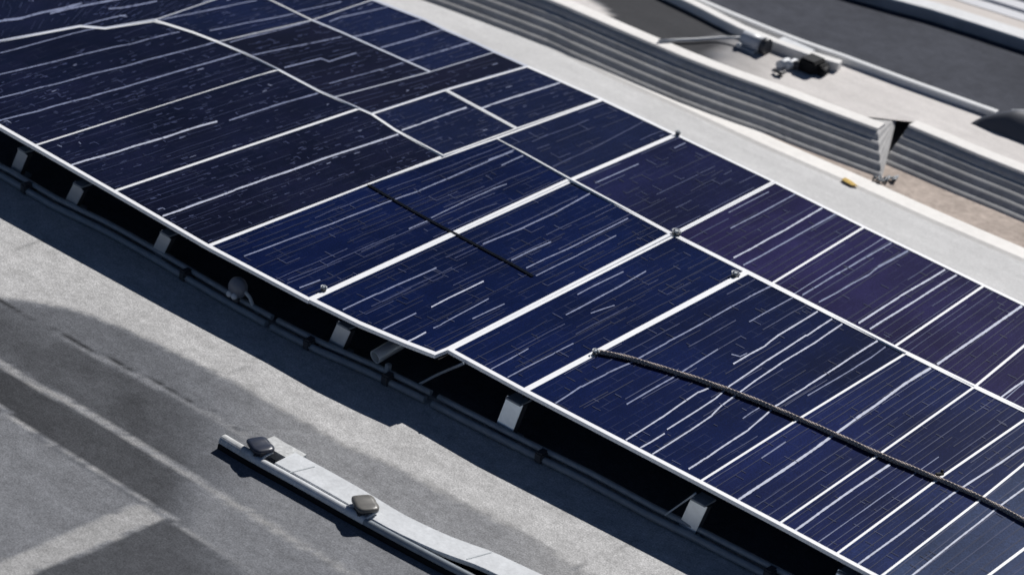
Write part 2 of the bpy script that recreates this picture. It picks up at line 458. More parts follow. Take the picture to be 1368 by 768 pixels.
def make_panel(label, corners, widths, style, material, ribs=(), front=(), right=(), back=(), left=(), dz=0.0, frame='alu', fz=None):
    FL, FR, BR, BL = corners
    P = []; wd = []
    for start, mids, w_ in ((FL, front, widths[0]), (FR, right, widths[1]), (BR, back, widths[2]), (BL, left, widths[3])):
        ws = list(w_) if isinstance(w_, (list, tuple)) else [w_] * (len(mids) + 1)
        P.append(start); wd.append(ws[0])
        for m_, q_ in zip(mids, ws[1:]): P.append(m_); wd.append(q_)
    z = PANEL_Z + dz
    if fz:                                               # the panel's own plane, front corners a little up or down
        A_, B_, C_ = at(*FL, fz[0]), at(*FR, fz[1]), at((BL[0] + BR[0]) / 2, (BL[1] + BR[1]) / 2, PANEL_Z)
    else:
        A_, B_, C_ = at(*FL, z), at(*FR, z), at((BL[0] + BR[0]) / 2, (BL[1] + BR[1]) / 2, z)
    pn = (B_ - A_).cross(C_ - A_).normalized()
    if pn.z < 0: pn = -pn
    def pt(x, y, up=0.0):
        r = Vector(R @ np.array([(x - W0 / 2) / F, (y - H0 / 2) / F, 1.0])); o_ = Vector(CAM)
        return o_ + r * ((A_ - o_).dot(pn) / r.dot(pn)) + pn * up
    outer = offset_poly(P, [0.02] * len(P)); inner = offset_poly(P, [max(0.45, q) for q in wd])
    SURF.append((P, pt))
    root = empty('solar_panel', pt(*bil(corners, .5, .5), -0.03), label, 'solar panel', ARR_GROUP)
    # frame
    bm = bmesh.new(); n = len(P); T, D = 0.004, -0.018
    def ring(pl, zz): return [bm.verts.new(pt(*p, zz)) for p in pl]
    ot, ob, it, ib = ring(outer, T), ring(outer, D), ring(inner, T), ring(inner, D)
    for i in range(n):
        j = (i + 1) % n
        for q in ((ot[i], ot[j], it[j], it[i]), (ob[i], ob[j], ot[j], ot[i]), (it[i], it[j], ib[j], ib[i]), (ib[i], ib[j], ob[j], ob[i])):
            try: bm.faces.new(q)
            except ValueError: pass
    bmesh.ops.recalc_face_normals(bm, faces=bm.faces)
    part('frame', bm, MT[frame], root)
    # added sun blockers under the two long sides, closing leaks between panels
    nf, nr_, nb = 1 + len(front), 1 + len(right), 1 + len(back)
    rs, ls = range(nf, nf + nr_), range(nf + nr_ + nb, n)
    wide = offset_poly(P, [-2.0 if (q in rs or q in ls) else 2.0 for q in range(n)]); dd_ = D - 0.003 - 0.004 * random.random()
    for side in (rs, ls):
        bm = bmesh.new(); ids = [k % n for k in list(side) + [side[-1] + 1]]
        w0 = [bm.verts.new(pt(*wide[k], dd_)) for k in ids]; w1_ = [bm.verts.new(pt(*inner[k], dd_)) for k in ids]; w2_ = [bm.verts.new(pt(*inner[k], dd_ - .035)) for k in ids]
        for q in range(len(ids) - 1):
            bm.faces.new((w0[q], w0[q + 1], w1_[q + 1], w1_[q])); bm.faces.new((w1_[q], w1_[q + 1], w2_[q + 1], w2_[q]))
        part('sun_blocker', bm, MT['black'], root)
    # glass with its cells and conductors
    bm = bmesh.new(); uvl = bm.loops.layers.uv.new('cells')
    gl = offset_poly(P, [max(0.45, q) - 0.3 for q in wd])
    o = pt(*FL); eu = pt(*FR) - o; ev = (pt(*BL) - o + pt(*BR) - pt(*FR)) * .5
    eun, evn = eu.normalized(), ev.normalized()
    det = eun.x * evn.y - eun.y * evn.x
    def UV(p):
        d = p - o; return ((d.x * evn.y - d.y * evn.x) / det, (eun.x * d.y - eun.y * d.x) / det)
    top = [bm.verts.new(pt(*p)) for p in gl]; bot = [bm.verts.new(pt(*p, -0.012)) for p in gl]
    f = bm.faces.new(top); f.normal_update()
    if f.normal.z < 0: f.normal_flip()
    g = bm.faces.new(bot[::-1]); g.normal_update()
    for i in range(n): bm.faces.new((top[i], top[(i + 1) % n], bot[(i + 1) % n], bot[i]))
    bmesh.ops.recalc_face_normals(bm, faces=bm.faces)
    zr = 0.0015
    seg = []
    for r_ in ribs:
        pts, wv, mi = r_[0], r_[1], r_[2]
        full = []
        for a, b in zip(pts[:-1], pts[1:]):
            q = wavy(a, b, amp=0.35); fine = [q[0]]
            for c0_, c1_ in zip(q[:-1], q[1:]):
                fine += [tuple(c0_[t] + (c1_[t] - c0_[t]) * k_ / 8 for t in (0, 1)) for k_ in range(1, 9)]
            full += fine[(1 if full else 0):]
        seg.append((full, wv, mi))
    c = [gl[P.index(q)] for q in corners]
    wu = math.hypot(FR[0] - FL[0], FR[1] - FL[1]); wv_ = math.hypot(BL[0] - FL[0], BL[1] - FL[1])
    area = abs(sum(P[i][0] * P[(i + 1) % n][1] - P[(i + 1) % n][0] * P[i][1] for i in range(n))) / 2
    rnd = random.random
    def ok(p): return inside(gl, *p) and -20 < p[0] < 1420 and -20 < p[1] < 800
    def ucount(sp): return max(1, int(wu / sp))
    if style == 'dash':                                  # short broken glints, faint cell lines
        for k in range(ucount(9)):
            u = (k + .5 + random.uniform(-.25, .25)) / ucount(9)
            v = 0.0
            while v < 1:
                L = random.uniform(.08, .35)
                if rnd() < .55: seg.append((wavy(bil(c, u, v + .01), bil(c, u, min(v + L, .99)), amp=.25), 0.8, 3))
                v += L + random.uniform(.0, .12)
        for k in range(int(area / 190)):
            u, v = rnd(), rnd(); L = random.uniform(3, 9) / wv_
            p, q = bil(c, u, v), bil(c, u + random.gauss(0, .003), min(1, v + L))
            pts = [p, q]
            if rnd() < .12:
                s_ = random.choice((-1, 1)) * random.uniform(3, 7) / wu
                pts.append(bil(c, u + s_, min(1, v + L)))
            elif rnd() < .2:
                pts = [p, bil(c, u + random.uniform(3, 6) / wu, v + random.gauss(0, .004))]
            seg.append((pts, random.uniform(.7, 1.05), random.choices((1, 2, 3), (.35, 5, 3))[0]))
    elif style == 'line':                                # long thin conductors, broken; small ticks across
        ncol = ucount(11)
        for k in range(ncol):
            u = (k + .5 + random.uniform(-.3, .3)) / ncol
            v = random.uniform(-.2, .1)
            while v < 1:
                L = random.uniform(.1, .55); a, b = max(v, .005), min(v + L, .995)
                if b - a > .03 and rnd() < .55:
                    mi = random.choices((0, 1, 2, 3), (0.0, 0.4, 3, 7))[0]
                    seg.append((wavy(bil(c, u, a), bil(c, u, b), amp=.45), (1.5, 1.4, 1.2, 1.0)[mi], mi))
                v += L + random.uniform(.01, .2)
        for k in range(int(area / 900)):
            u, v = rnd(), rnd()
            s_ = random.uniform(6, 17) / wu
            pts = [bil(c, u, v), bil(c, u + s_, v)]
            if rnd() < .35: pts.append(bil(c, u + s_, v + random.uniform(.03, .12)))
            seg.append((pts, 0.9, random.choice((2, 3, 3))))
    elif style == 'few':
        for k in range(ucount(16)):
            u = (k + rnd()) / ucount(16); v = rnd() * .7
            seg.append((wavy(bil(c, u, v), bil(c, u, min(.99, v + random.uniform(.1, .4))), amp=.3), 1.1, random.choice((2, 3))))
        for k in range(int(area / 1500)):
            u, v = rnd(), rnd(); seg.append(([bil(c, u, v), bil(c, u + random.uniform(6, 15) / wu, v)], 0.9, random.choice((2, 3, 3))))
    elif style == 'long':                                # near continuous thin lines
        ncol = ucount(11.5)
        for k in range(ncol):
            u = (k + .5 + random.uniform(-.18, .18)) / ncol
            v = 0.0
            while v < 1:
                L = random.uniform(.4, 1.1); a, b = max(v, .004), min(v + L, .996)
                if b - a > .03 and rnd() < .85:
                    mi = random.choices((1, 2, 3), (.25, 2, 4))[0]
                    seg.append((wavy(bil(c, u, a), bil(c, u, b), amp=.2), (1.2, 1.1, .9)[mi - 1], mi))
                v += L + random.uniform(.01, .1)
        for k in range(int(area / 900)):
            u, v = rnd(), rnd(); s_ = random.uniform(6, 15) / wu
            seg.append(([bil(c, u, v), bil(c, u + s_, v)], 0.8, random.choice((2, 3, 3))))
    for i, (pts, wv, mi) in enumerate(seg):
        good = [p for p in pts if ok(p)]
        if len(good) > 1: strip(bm, good, wv, pt, zr + 0.00002 * (i % 60) + (3 - mi) * 0.0003, mi + 1, uvl)
    for fc in bm.faces:
        for l in fc.loops: l[uvl].uv = UV(l.vert.co)
    part('cells', bm, [MT[material]] + [MT[r] for r in RIBS], root)
    return root

# the front corners sit where their shade falls on one even line on the roof
shade = polyfn([(-300, 128), (-100, 236), (0, 291), (300, 456), (460, 537), (620, 613), (900, 757), (1100, 862), (1500, 1072)])
def front_z(x, y):
    lo, hi = 0.22, 0.46
    for _ in range(40):
        mid = (lo + hi) / 2; p = at(x, y, mid); q = p - SUN * (p.z / SUN.z); u, v = px(q)
        if v > shade(u): hi = mid
        else: lo = mid
    return mid
def make_front(label, corners, *a, **k):
    fz = k.pop('fz', None) or (front_z(*corners[0]), front_z(*corners[1]))
    return make_panel(label, corners, *a, fz=fz, **k)
# front row, from the far left end to the near right end
make_front("dark front row panel at the far left end, with a bent white far border",
    [(-70, 131), (44, 196), (372, 94), (205, 29)], [3.6, .9, 1.3, 1.3], 'dash', 'dark',
    [([(0, 72), (100, 45), (132, 38)], 1.1, 1), ([(-20, 105), (240, 43)], 1.2, 1), ([(-20, 136), (100, 106), (288, 57)], 1.3, 1), ([(-20, 167), (120, 130), (325, 71)], 1.6, 1)],
    back=[(327, 72), (291, 57), (257, 44), (222, 33)], left=[(140, 39), (107, 36), (0, 56), (-70, 69)])
make_front("dark front row panel whose middle ribbon breaks in two, second from the far left",
    [(44, 196), (150, 257), (480, 146), (372, 94)], [3.6, 1.3, 1.3, .9], 'dash', 'dark',
    [([(93, 222), (200, 190), (290, 162)], 2.1, 0), ([(306, 161), (360, 144), (425, 125)], 1.6, 1)], back=[(427, 123)], left=[(342, 102), (233, 136)])
make_front("dark front row panel with one straight white ribbon, third from the far left",
    [(150, 257), (276, 330), (592, 210), (480, 146)], [3.8, 2.0, 1.3, 1.3], 'dash', 'dark',
    [([(217, 290), (312, 255), (456, 205), (532, 180)], 2.2, 0)], back=[(527, 174), (496, 153)])
make_front("navy front row panel crossed by the upper half of the black flat cable",
    [(276, 330), (412, 402), (763, 241), (662, 185)], [4.0, 3.4, [1.5, .45], 2.0], 'line', 'navy',
    [([(326, 343), (440, 300), (560, 255), (685, 202)], 1.6, 1), ([(384, 374), (440, 352), (500, 325), (529, 313)], 1.4, 2), ([(400, 385), (428, 374)], 1.6, 1), ([(576, 291), (642, 260), (677, 246)], 1.3, 1), ([(598, 299), (628, 285), (664, 272)], 1.3, 2), ([(546, 306), (573, 295)], 1.6, 1), ([(670, 222), (699, 208)], 1.5, 1)],
    left=[(592, 210), (500, 243)], back=[(700, 206)])
make_front("navy front row panel whose corner juts out, under the black flat cable's lower half",
    [(413, 401), (581, 475), (898, 314), (763, 241)], [4.4, 3.6, 1.6, 3.4], 'line', 'navy',
    [([(458, 414), (503, 393), (583, 358)], 1.8, 1), ([(508, 442), (556, 418)], 1.8, 1), ([(576, 410), (646, 376)], 1.8, 0), ([(541, 458), (569, 444)], 2, 0), ([(579, 439), (589, 434), (653, 399)], 1.4, 1), ([(631, 426), (674, 406)], 1.4, 1),
     ([(683, 348), (736, 323)], 1.7, 1), ([(703, 358), (756, 334), (784, 320), (839, 292)], 1.5, 1), ([(716, 369), (770, 342), (823, 315)], 1.4, 1), ([(645, 327), (699, 305), (744, 283), (788, 259)], 1.7, 1)],
    front=[(480, 434), (542, 460)], right=[(598, 468)], fz=(front_z(413, 401), 0.293))
make_front("navy front row panel between thick white bars, just left of the braided cable's end",
    [(598, 468), (699, 523), (998, 364), (899, 314)], [4.3, 3.3, 1.8, 3.6], 'line', 'navy',
    [([(656, 493), (706, 466)], 1.5, 1), ([(678, 504), (739, 473), (766, 459)], 1.5, 1), ([(756, 421), (826, 384), (863, 363)], 1.8, 1), ([(771, 393), (833, 363)], 1.6, 1), ([(789, 419), (821, 408)], 1.3, 1), ([(769, 446), (838, 411)], 1.3, 2)], fz=(0.299, front_z(699, 523)))
make_front("wide navy front row panel on which the braided cable's end lies",
    [(699, 523), (933, 645), (1211, 472), (998, 364)], [4.3, 1.4, 2.4, 3.4], 'few', 'navy',
    [([(740, 540), (776, 517), (809, 500), (848, 482), (890, 458), (933, 435), (999, 398), (1032, 382)], 1.9, 1), ([(837, 540), (893, 508), (959, 467)], 1.9, 1), ([(959, 467), (990, 449)], 1.2, 2),
     ([(833, 590), (882, 559), (933, 524), (950, 517)], 2, 0), ([(851, 601), (888, 579)], 2, 0), ([(891, 574), (955, 533), (972, 518), (1024, 482), (1076, 449), (1114, 425)], 2, 0),
     ([(868, 609), (919, 577), (951, 555), (964, 542), (988, 524), (1029, 495), (1061, 475), (1087, 459), (1128, 431)], 2, 0), ([(980, 486), (1022, 462), (1037, 450), (1095, 415)], 2.1, 0),
     ([(920, 627), (941, 613), (999, 575), (1037, 542), (1076, 518), (1141, 475), (1174, 455)], 2.2, 0), ([(992, 559), (1014, 545)], 1.4, 1), ([(1079, 529), (1141, 492), (1186, 462)], 1.5, 1),
     ([(971, 394), (1014, 371)], 1.4, 2), ([(1001, 430), (1062, 396)], 1.4, 1), ([(1019, 441), (1078, 407)], 1.3, 2), ([(920, 464), (983, 428)], 1.4, 2), ([(977, 473), (989, 477), (998, 472)], 1.3, 1)],
    right=[(1072, 557), (1147, 511)])
make_front("deep blue front row panel with one full length ribbon, beside the wide navy panel",
    [(933, 645), (1039, 701), (1302, 517), (1211, 472)], [4.3, 1.4, 2.4, 1.4], 'long', 'azure',
    [([(984, 670), (1109, 585), (1209, 513), (1246, 490)], 3.4, 0), ([(1017, 612), (1050, 590)], 1.8, 1)], right=[(1169, 611)], left=[(1147, 511), (1072, 557)])
make_front("deep blue front row panel whose bright ribbon stops at the braided cable",
    [(1039, 701), (1115, 742), (1379, 554), (1302, 517)], [4.3, 1.5, 2.4, 1.4], 'long', 'azure',
    [([(1060, 710), (1120, 667), (1189, 620)], 2.8, 0)], right=[(1245, 646)], left=[(1169, 611)])
make_front("blue front row panel under the small black clip on the braided cable",
    [(1115, 742), (1173, 773), (1423, 575), (1379, 554)], [4.3, 1.5, 2.4, 1.5], 'long', 'azure_sheen',
    [([(1144, 755), (1200, 715), (1274, 659), (1380, 590)], 2.6, 0)], right=[(1304, 672), (1368, 620)], left=[(1245, 646)])
make_front("blue front row panel just right of the small black clip on the braided cable",
    [(1173, 773), (1258, 819), (1520, 626), (1423, 575)], [4.3, 1.6, 2.4, 1.5], 'long', 'pale_sheen',
    [([(1205, 780), (1219, 768), (1324, 685), (1440, 598)], 2.4, 0)], right=[(1320, 769), (1368, 733)], left=[(1368, 620), (1304, 672)])
make_front("last front row panel, its corner just showing in the bottom right of the photo",
    [(1258, 819), (1420, 906), (1660, 697), (1520, 626)], [5, 4, 2.6, 2], 'long', 'pale_sheen', [], left=[(1368, 733), (1320, 769)])
# back rows
make_panel("dark panel in the top left corner, with doubled and stepped pale ribbons",
    [(-70, 69), (206, 28), (330, -14), (-70, -25)], [1.5, .5, .5, .5], 'dash', 'dark',
    [([(-10, 30), (28, 25), (110, 5)], 2.4, 1), ([(5, 28), (30, 26)], 2.6, 1), ([(67, 18), (110, 9), (165, -2)], 2.2, 1), ([(145, 13), (158, 12), (210, 2)], 1.7, 1), ([(112, 34), (150, 24), (168, 21)], 1.3, 1), ([(160, 21), (170, 23)], 1.2, 1)],
    front=[(0, 56), (107, 36), (140, 39)], frame='alu_back')
make_panel("slate panel at the top edge of the photo, right of the stepped ribbons",
    [(206, 28), (291, 57), (417, 28), (330, -14)], [1.2, .4, .6, .4], 'dash', 'slate',
    [([(213, 28), (343, 1)], 1.2, 1), ([(280, 42), (400, 17)], 1.2, 1)], front=[(222, 33), (257, 44)])
make_panel("slate back edge panel farthest away, cut by the top edge of the photo",
    [(330, -14), (417, 28), (500, 0), (415, -42)], [.6, .5, 2.4, .4], 'dash', 'slate', [([(395, 17), (456, 3)], 1.1, 1)])
make_panel("dark panel behind the curved white seam, with a small step in its thin ribbon",
    [(291, 57), (446, 131), (575, 97), (417, 28)], [1.1, .6, 1.0, .5], 'dash', 'brown',
    [([(307, 57), (417, 29)], 1.2, 1), ([(334, 75), (456, 50)], 1.2, 1), ([(380, 91), (430, 79)], 1.6, 1), ([(430, 79), (440, 83), (476, 71)], 1.4, 1), ([(440, 112), (539, 85)], 1.2, 1)],
    front=[(327, 72), (372, 94), (427, 123)], back=[(456, 44)], frame='alu_back')
make_panel("slate back edge panel crossed by several thin ribbons, near the photo's top edge",
    [(417, 28), (575, 97), (663, 70), (500, 0)], [1.0, .5, 2.6, .5], 'dash', 'slate',
    [([(440, 30), (456, 24), (518, 10)], 1.3, 1), ([(469, 51), (566, 26)], 1.6, 1), ([(509, 64), (594, 40)], 1.7, 1), ([(544, 82), (634, 56)], 1.7, 1)],
    front=[(456, 44)], back=[(636, 57), (596, 40), (568, 26)], frame='alu_back')
make_panel("narrow plum brown panel reaching from the curved seam to the back edge",
    [(446, 131), (496, 153), (706, 89), (663, 70)], [1.1, 1.1, 2.6, .5], 'dash', 'brown', [], right=[(595, 121)], left=[(575, 97)], frame='alu_back')
make_panel("small dark navy panel with a bright white corner, in the middle of the array",
    [(496, 153), (592, 209), (691, 173), (595, 121)], [1.3, 1.5, 1.6, 1.4], 'dash', 'slate', [([(537, 175), (623, 144)], 1.9, 0)], front=[(527, 174)])
make_panel("blue back edge panel with one ribbon, behind the small bright cornered panel",
    [(595, 121), (691, 173), (806, 133), (706, 89)], [1.6, 1.5, 2.6, 1.4], 'dash', 'slate', [([(643, 145), (751, 110)], 2, 0)], left=[], dz=0.002)
make_panel("blue back edge panel directly behind the panel with the black cable's upper half",
    [(662, 185), (763, 241), (905, 180), (806, 133)], [[.45, 1.4], 2.3, 3, 2.2], 'line', 'slate', [([(735, 225), (800, 195), (865, 160)], 1.3, 2)], front=[(700, 206)], dz=0.003)
make_panel("dark navy back edge panel left of the round clamp at the seam crossing",
    [(763, 241), (899, 314), (1036, 243), (905, 180)], [1.8, 2.2, 2.6, 2.2], 'line', 'plumnavy', [], dz=0.004)
make_panel("purple back edge panel right of the round clamp, two ribbons near its right side",
    [(899, 314), (1030, 380), (1156, 303), (1036, 243)], [2.4, 1.4, 3, 2.4], 'long', 'purple',
    [([(980, 345), (1050, 307), (1099, 278)], 2.2, 0), ([(993, 355), (1060, 318), (1116, 286)], 2.0, 1), ([(976, 305), (1010, 288), (1062, 260)], 1.6, 1)])
make_panel("purple back edge panel with several unevenly spaced pale ribbons",
    [(1030, 380), (1194, 464), (1316, 381), (1156, 303)], [2.6, 1.4, 3, 1.4], 'long', 'purple',
    [([(1072, 394), (1150, 348), (1191, 325)], 2, 1), ([(1094, 404), (1160, 368), (1173, 357)], 2, 1), ([(1173, 357), (1216, 334)], 3, 1), ([(1147, 432), (1200, 398), (1265, 359)], 2.4, 0), ([(1162, 440), (1220, 404), (1283, 364)], 2.4, 0)])
make_panel("purple back edge panel with one wide white ribbon, second from the right",
    [(1194, 464), (1302, 517), (1411, 427), (1316, 381)], [2.6, 1.6, 3, 1.5], 'long', 'purple', [([(1252, 487), (1310, 447), (1368, 407)], 3.2, 0)])
make_panel("purple back edge panel farthest right, cut by the right edge of the photo",
    [(1302, 517), (1423, 575), (1530, 485), (1411, 427)], [2.6, 2, 3, 1.6], 'long', 'purple', [([(1335, 533), (1400, 487)], 2.4, 0)])

# ------------------------------------------------------------------ supports under the front edge
FRONT = polyfn([(-70, 131), (44, 196), (150, 257), (275, 330), (412, 402), (581, 475), (699, 523), (933, 645), (1039, 701), (1115, 742), (1173, 773), (1420, 906)])
def make_leg(tl, tr, br, bl, label):
    zt = front_z(tl[0] + 8, float(FRONT(tl[0] + 8))) - 0.085; zb = 0.022
    a, b, c, d = at(*tl, zt), at(*tr, zt), at(*br, zb), at(*bl, zb)
    tc = (a + b) / 2; bc = (c + d) / 2
    up = (tc - bc).normalized(); wdir = Vector((1, 0, 0)); nrm = up.cross(wdir).normalized(); wdir = nrm.cross(up)
    wid = ((b - a).length + (c - d).length) / 2
    root = empty('panel_stand', (bc.x, bc.y, 0.0), label, 'stand', 'stands under the front edge of the array')
    hgt = (tc - bc).length
    bm = bmesh.new(); add_box(bm, (tc + bc) / 2, wdir, nrm, up, wid, 0.006, hgt, 0.0015); part('face_plate', bm, MT['leg'], root)
    for sd in (-1, 1):
        bm = bmesh.new(); add_box(bm, (tc + bc) / 2 + wdir * sd * (wid / 2 - .003) + nrm * .024, wdir, nrm, up, 0.005, 0.040, hgt * .98)
        part('flange', bm, MT['dkgrey'], root)
    bm = bmesh.new(); add_box(bm, Vector((bc.x, bc.y + .03, .012)), (1, 0, 0), (0, 1, 0), (0, 0, 1), wid + .06, 0.10, 0.02, 0.003)
    part('foot_plate', bm, MT['rail'], root)
    bm = bmesh.new(); add_box(bm, tc + nrm * .03 + Vector((0, 0, .004)), (1, 0, 0), (0, 1, 0), (0, 0, 1), wid * .9, 0.10, 0.012, 0.002)
    part('top_bracket', bm, MT['rail'], root)
    bm = bmesh.new()
    bmesh.ops.create_cone(bm, cap_ends=True, segments=6, radius1=.008, radius2=.008, depth=.008,
                          matrix=Matrix.Translation(Vector((bc.x + wid / 2 + .016, bc.y + .01, .026))))
    part('bolt', bm, MT['steel'], root)
    return root
legs = [((26, 200), (37, 205), (26, 235), (13, 228), 'farthest left grey stand, at the left edge of the photo under the array'),
        ((100, 246), (112, 252), (99, 279), (86, 271), 'grey stand under the second panel from the far left, second from the left'),
        ((216, 310), (229, 317), (216, 345), (202, 337), 'grey stand just left of the round lamp housing under the array'),
        ((452, 431), (469, 440), (456, 471), (437, 461), 'grey stand close beside the tube with the open end'),
        ((677, 530), (700, 539), (684, 584), (659, 572), 'grey stand under the thick white bar joint, right of the jutting panel corner'),
        ((924, 664), (946, 675), (928, 714), (906, 702), 'grey stand with a thin wire running to it, lower right'),
        ((1120, 760), (1144, 773), (1126, 815), (1102, 802), 'grey stand cut off by the bottom edge of the photo')]
for l in legs: make_leg(*l)

def make_rail(pts, label, both=True):
    P = [at(x, y, 0.05) for x, y in pts]
    root = empty('support_rail', (P[0].x, P[0].y, 0), label, 'rail', 'dark rails along the foot of the array')
    bm = bmesh.new(); add_tube(bm, smooth_path(P, .2), 0.017, 12); part('upper_tube', bm, MT['rail'], root)
    bm = bmesh.new(); add_tube(bm, smooth_path([p + Vector((0.0, -.045, -.027)) for p in P], .2), 0.020, 12); part('lower_tube', bm, MT['rail'], root)
    for t in (0.25, 0.75):
        k = P[0].lerp(P[-1], t)
        # saddle round both tubes
        seg = min(range(len(P) - 1), key=lambda i: abs((P[i] + P[i + 1]).x / 2 - k.x))
        u = (k.x - P[seg].x) / (P[seg + 1].x - P[seg].x); k = P[seg].lerp(P[seg + 1], u)
        d = (P[seg + 1] - P[seg]).normalized()
        bm = bmesh.new(); add_box(bm, k + Vector((0, -.022, -.016)), d, Vector((0, 0, 1)).cross(d), (0, 0, 1), 0.05, 0.10, 0.062, 0.008)
        part('saddle', bm, MT['dkgrey'], root)
make_rail([(-60, 192), (14, 229), (77, 266), (140, 296), (207, 333), (300, 388), (364, 424)], 'dark twin tube rail from the photo\'s left edge to just past the round lamp housing')
make_rail([(371, 428), (433, 459), (500, 488), (576, 525)], 'short dark twin tube rail below the tube with the open end')
make_rail([(586, 530), (656, 566), (716, 596), (790, 632), (873, 677), (932, 706), (1002, 742), (1100, 792), (1200, 842)], 'long dark twin tube rail at the lower right, behind the strip of shade')

# round lamp housing
c = at(318, 384, 0.13)
root = empty('lamp_housing', (c.x, c.y, 0.0), 'round grey lamp housing with two pale lenses under the panels', 'lamp')
bm = bmesh.new(); bmesh.ops.create_uvsphere(bm, u_segments=24, v_segments=14, radius=0.062, matrix=Matrix.Translation(c) @ Matrix.Diagonal((1, .8, 1, 1)))
part('housing', bm, mat('lamp_housing_grey', (0.15, 0.16, 0.19), .4, .5, noise=[(30, .1)]), root, True)
for dx in (-.020, .018):
    bm = bmesh.new(); bmesh.ops.create_uvsphere(bm, u_segments=12, v_segments=8, radius=0.019, matrix=Matrix.Translation(c + Vector((dx, -.044, -.036))))
    part('lens', bm, MT['white'], root, True)
bm = bmesh.new(); add_tube(bm, smooth_path([c + Vector((.05, .0, .0)), c + Vector((.09, .01, -.03)), c + Vector((.11, .02, -.08)), c + Vector((.15, .03, -.11))], .03), .011, 10)
part('cable', bm, MT['steel'], root)
bm = bmesh.new(); add_tube(bm, [Vector((c.x, c.y, 0)), c + Vector((0, 0, -.05))], .018, 10); part('stem', bm, MT['dkgrey'], root)

# open tube
a = at(501, 477, 0.13); b = at(545, 451, 0.19)
root = empty('open_tube', (a.x, a.y, 0.0), 'grey steel tube with an open end poking out below the jutting panel', 'pipe')
bm = bmesh.new()
add_tube(bm, [a, b], 0.040, 20, cap=False)
add_tube(bm, [a, b], 0.033, 20, cap=False)
d = (b - a).normalized(); s_ = d.cross(Vector((0, 0, 1))).normalized(); t_ = s_.cross(d)
ro, ri = [], []
for k in range(20):
    q = 2 * math.pi * k / 20; e = s_ * math.cos(q) + t_ * math.sin(q)
    ro.append(bm.verts.new(a + e * .040)); ri.append(bm.verts.new(a + e * .033))
for k in range(20): bm.faces.new((ro[k], ro[(k + 1) % 20], ri[(k + 1) % 20], ri[k]))
part('tube', bm, MT['leg'], root)
bm = bmesh.new(); bmesh.ops.create_cone(bm, cap_ends=True, segments=18, radius1=.032, radius2=.032, depth=.01, matrix=Matrix.Translation(a + d * .06) @ d.to_track_quat('Z', 'Y').to_matrix().to_4x4())
part('plug', bm, MT['dkgrey'], root)
bm = bmesh.new(); add_box(bm, Vector(((a.x + .06), a.y + .05, .05)), (1, 0, 0), (0, 1, 0), (0, 0, 1), .03, .03, .1, .004); part('stand', bm, MT['rail'], root)

bm = bmesh.new(); add_tube(bm, smooth_path([at(888, 688, .06), at(905, 676, .12), at(922, 664, .22), at(930, 658, .25)], .04), .005, 8)
tag(link_bm('wire', bm, MT['steel'], loc=at(888, 688, .0)), 'thin pale wire slanting down to the rail beside a grey stand', 'wire')
bm = bmesh.new(); add_tube(bm, smooth_path([at(560, 513, .06), at(585, 500, .14), at(620, 485, .29)], .04), .008, 8)
tag(link_bm('brace_rod', bm, MT['rail'], loc=at(560, 513, .0)), 'thin dark rod slanting up to the jutting panel corner', 'rod')

# ------------------------------------------------------------------ things lying on the panels
def on_panel(x, y, up=0.0):
    for P_, f_ in SURF:
        if inside(P_, x, y): return f_(x, y, up)
    return at(x, y, PANEL_Z + up)

pz = PANEL_Z + 0.006
m = bpy.data.materials.new('braided_sheath'); m.use_nodes = True
nt = m.node_tree; b = nt.nodes['Principled BSDF']; b.inputs['Roughness'].default_value = .9; b.inputs['Specular IOR Level'].default_value = .1
uv = nt.nodes.new('ShaderNodeUVMap'); uv.uv_map = 'UVMap'
wvs = []
for s in (1, -1):
    mp = nt.nodes.new('ShaderNodeMapping'); mp.inputs['Scale'].default_value = (4.0 * s, 30, 1); mp.inputs['Rotation'].default_value = (0, 0, 0)
    wv = nt.nodes.new('ShaderNodeTexWave'); wv.wave_type = 'BANDS'; wv.bands_direction = 'DIAGONAL'; wv.inputs['Scale'].default_value = 1.0
    wv.inputs['Distortion'].default_value = 0.6
    nt.links.new(uv.outputs[0], mp.inputs[0]); nt.links.new(mp.outputs[0], wv.inputs[0]); wvs.append(wv)
mm = nt.nodes.new('ShaderNodeMath'); mm.operation = 'MULTIPLY'
nt.links.new(wvs[0].outputs['Fac'], mm.inputs[0]); nt.links.new(wvs[1].outputs['Fac'], mm.inputs[1])
cr = nt.nodes.new('ShaderNodeValToRGB'); cr.color_ramp.elements[0].color = (.20, .170, .155, 1); cr.color_ramp.elements[1].color = (.80, .70, .64, 1)
cr.color_ramp.elements[1].position = .7
nt.links.new(mm.outputs[0], cr.inputs[0]); nt.links.new(cr.outputs[0], b.inputs['Base Color'])
bp = nt.nodes.new('ShaderNodeBump'); bp.inputs['Strength'].default_value = .8; bp.inputs['Distance'].default_value = .006
nt.links.new(mm.outputs[0], bp.inputs['Height']); nt.links.new(bp.outputs[0], b.inputs['Normal'])
rope = [(796, 472), (832, 479), (880, 493), (940, 512), (1000, 534), (1060, 559), (1120, 585), (1180, 612), (1240, 637), (1300, 663), (1368, 698), (1440, 738), (1500, 770)]
bm = bmesh.new()
add_tube(bm, smooth_path([on_panel(x, y, .0135) for x, y in rope], .012), 0.0130, 18, lobes=3, lobe_amp=.07, twist=34, uv=True)
o = link_bm('braided_cable', bm, m, loc=at(796, 472, pz))
tag(o, 'thick grey brown braided cable lying across the right hand panels', 'cable')

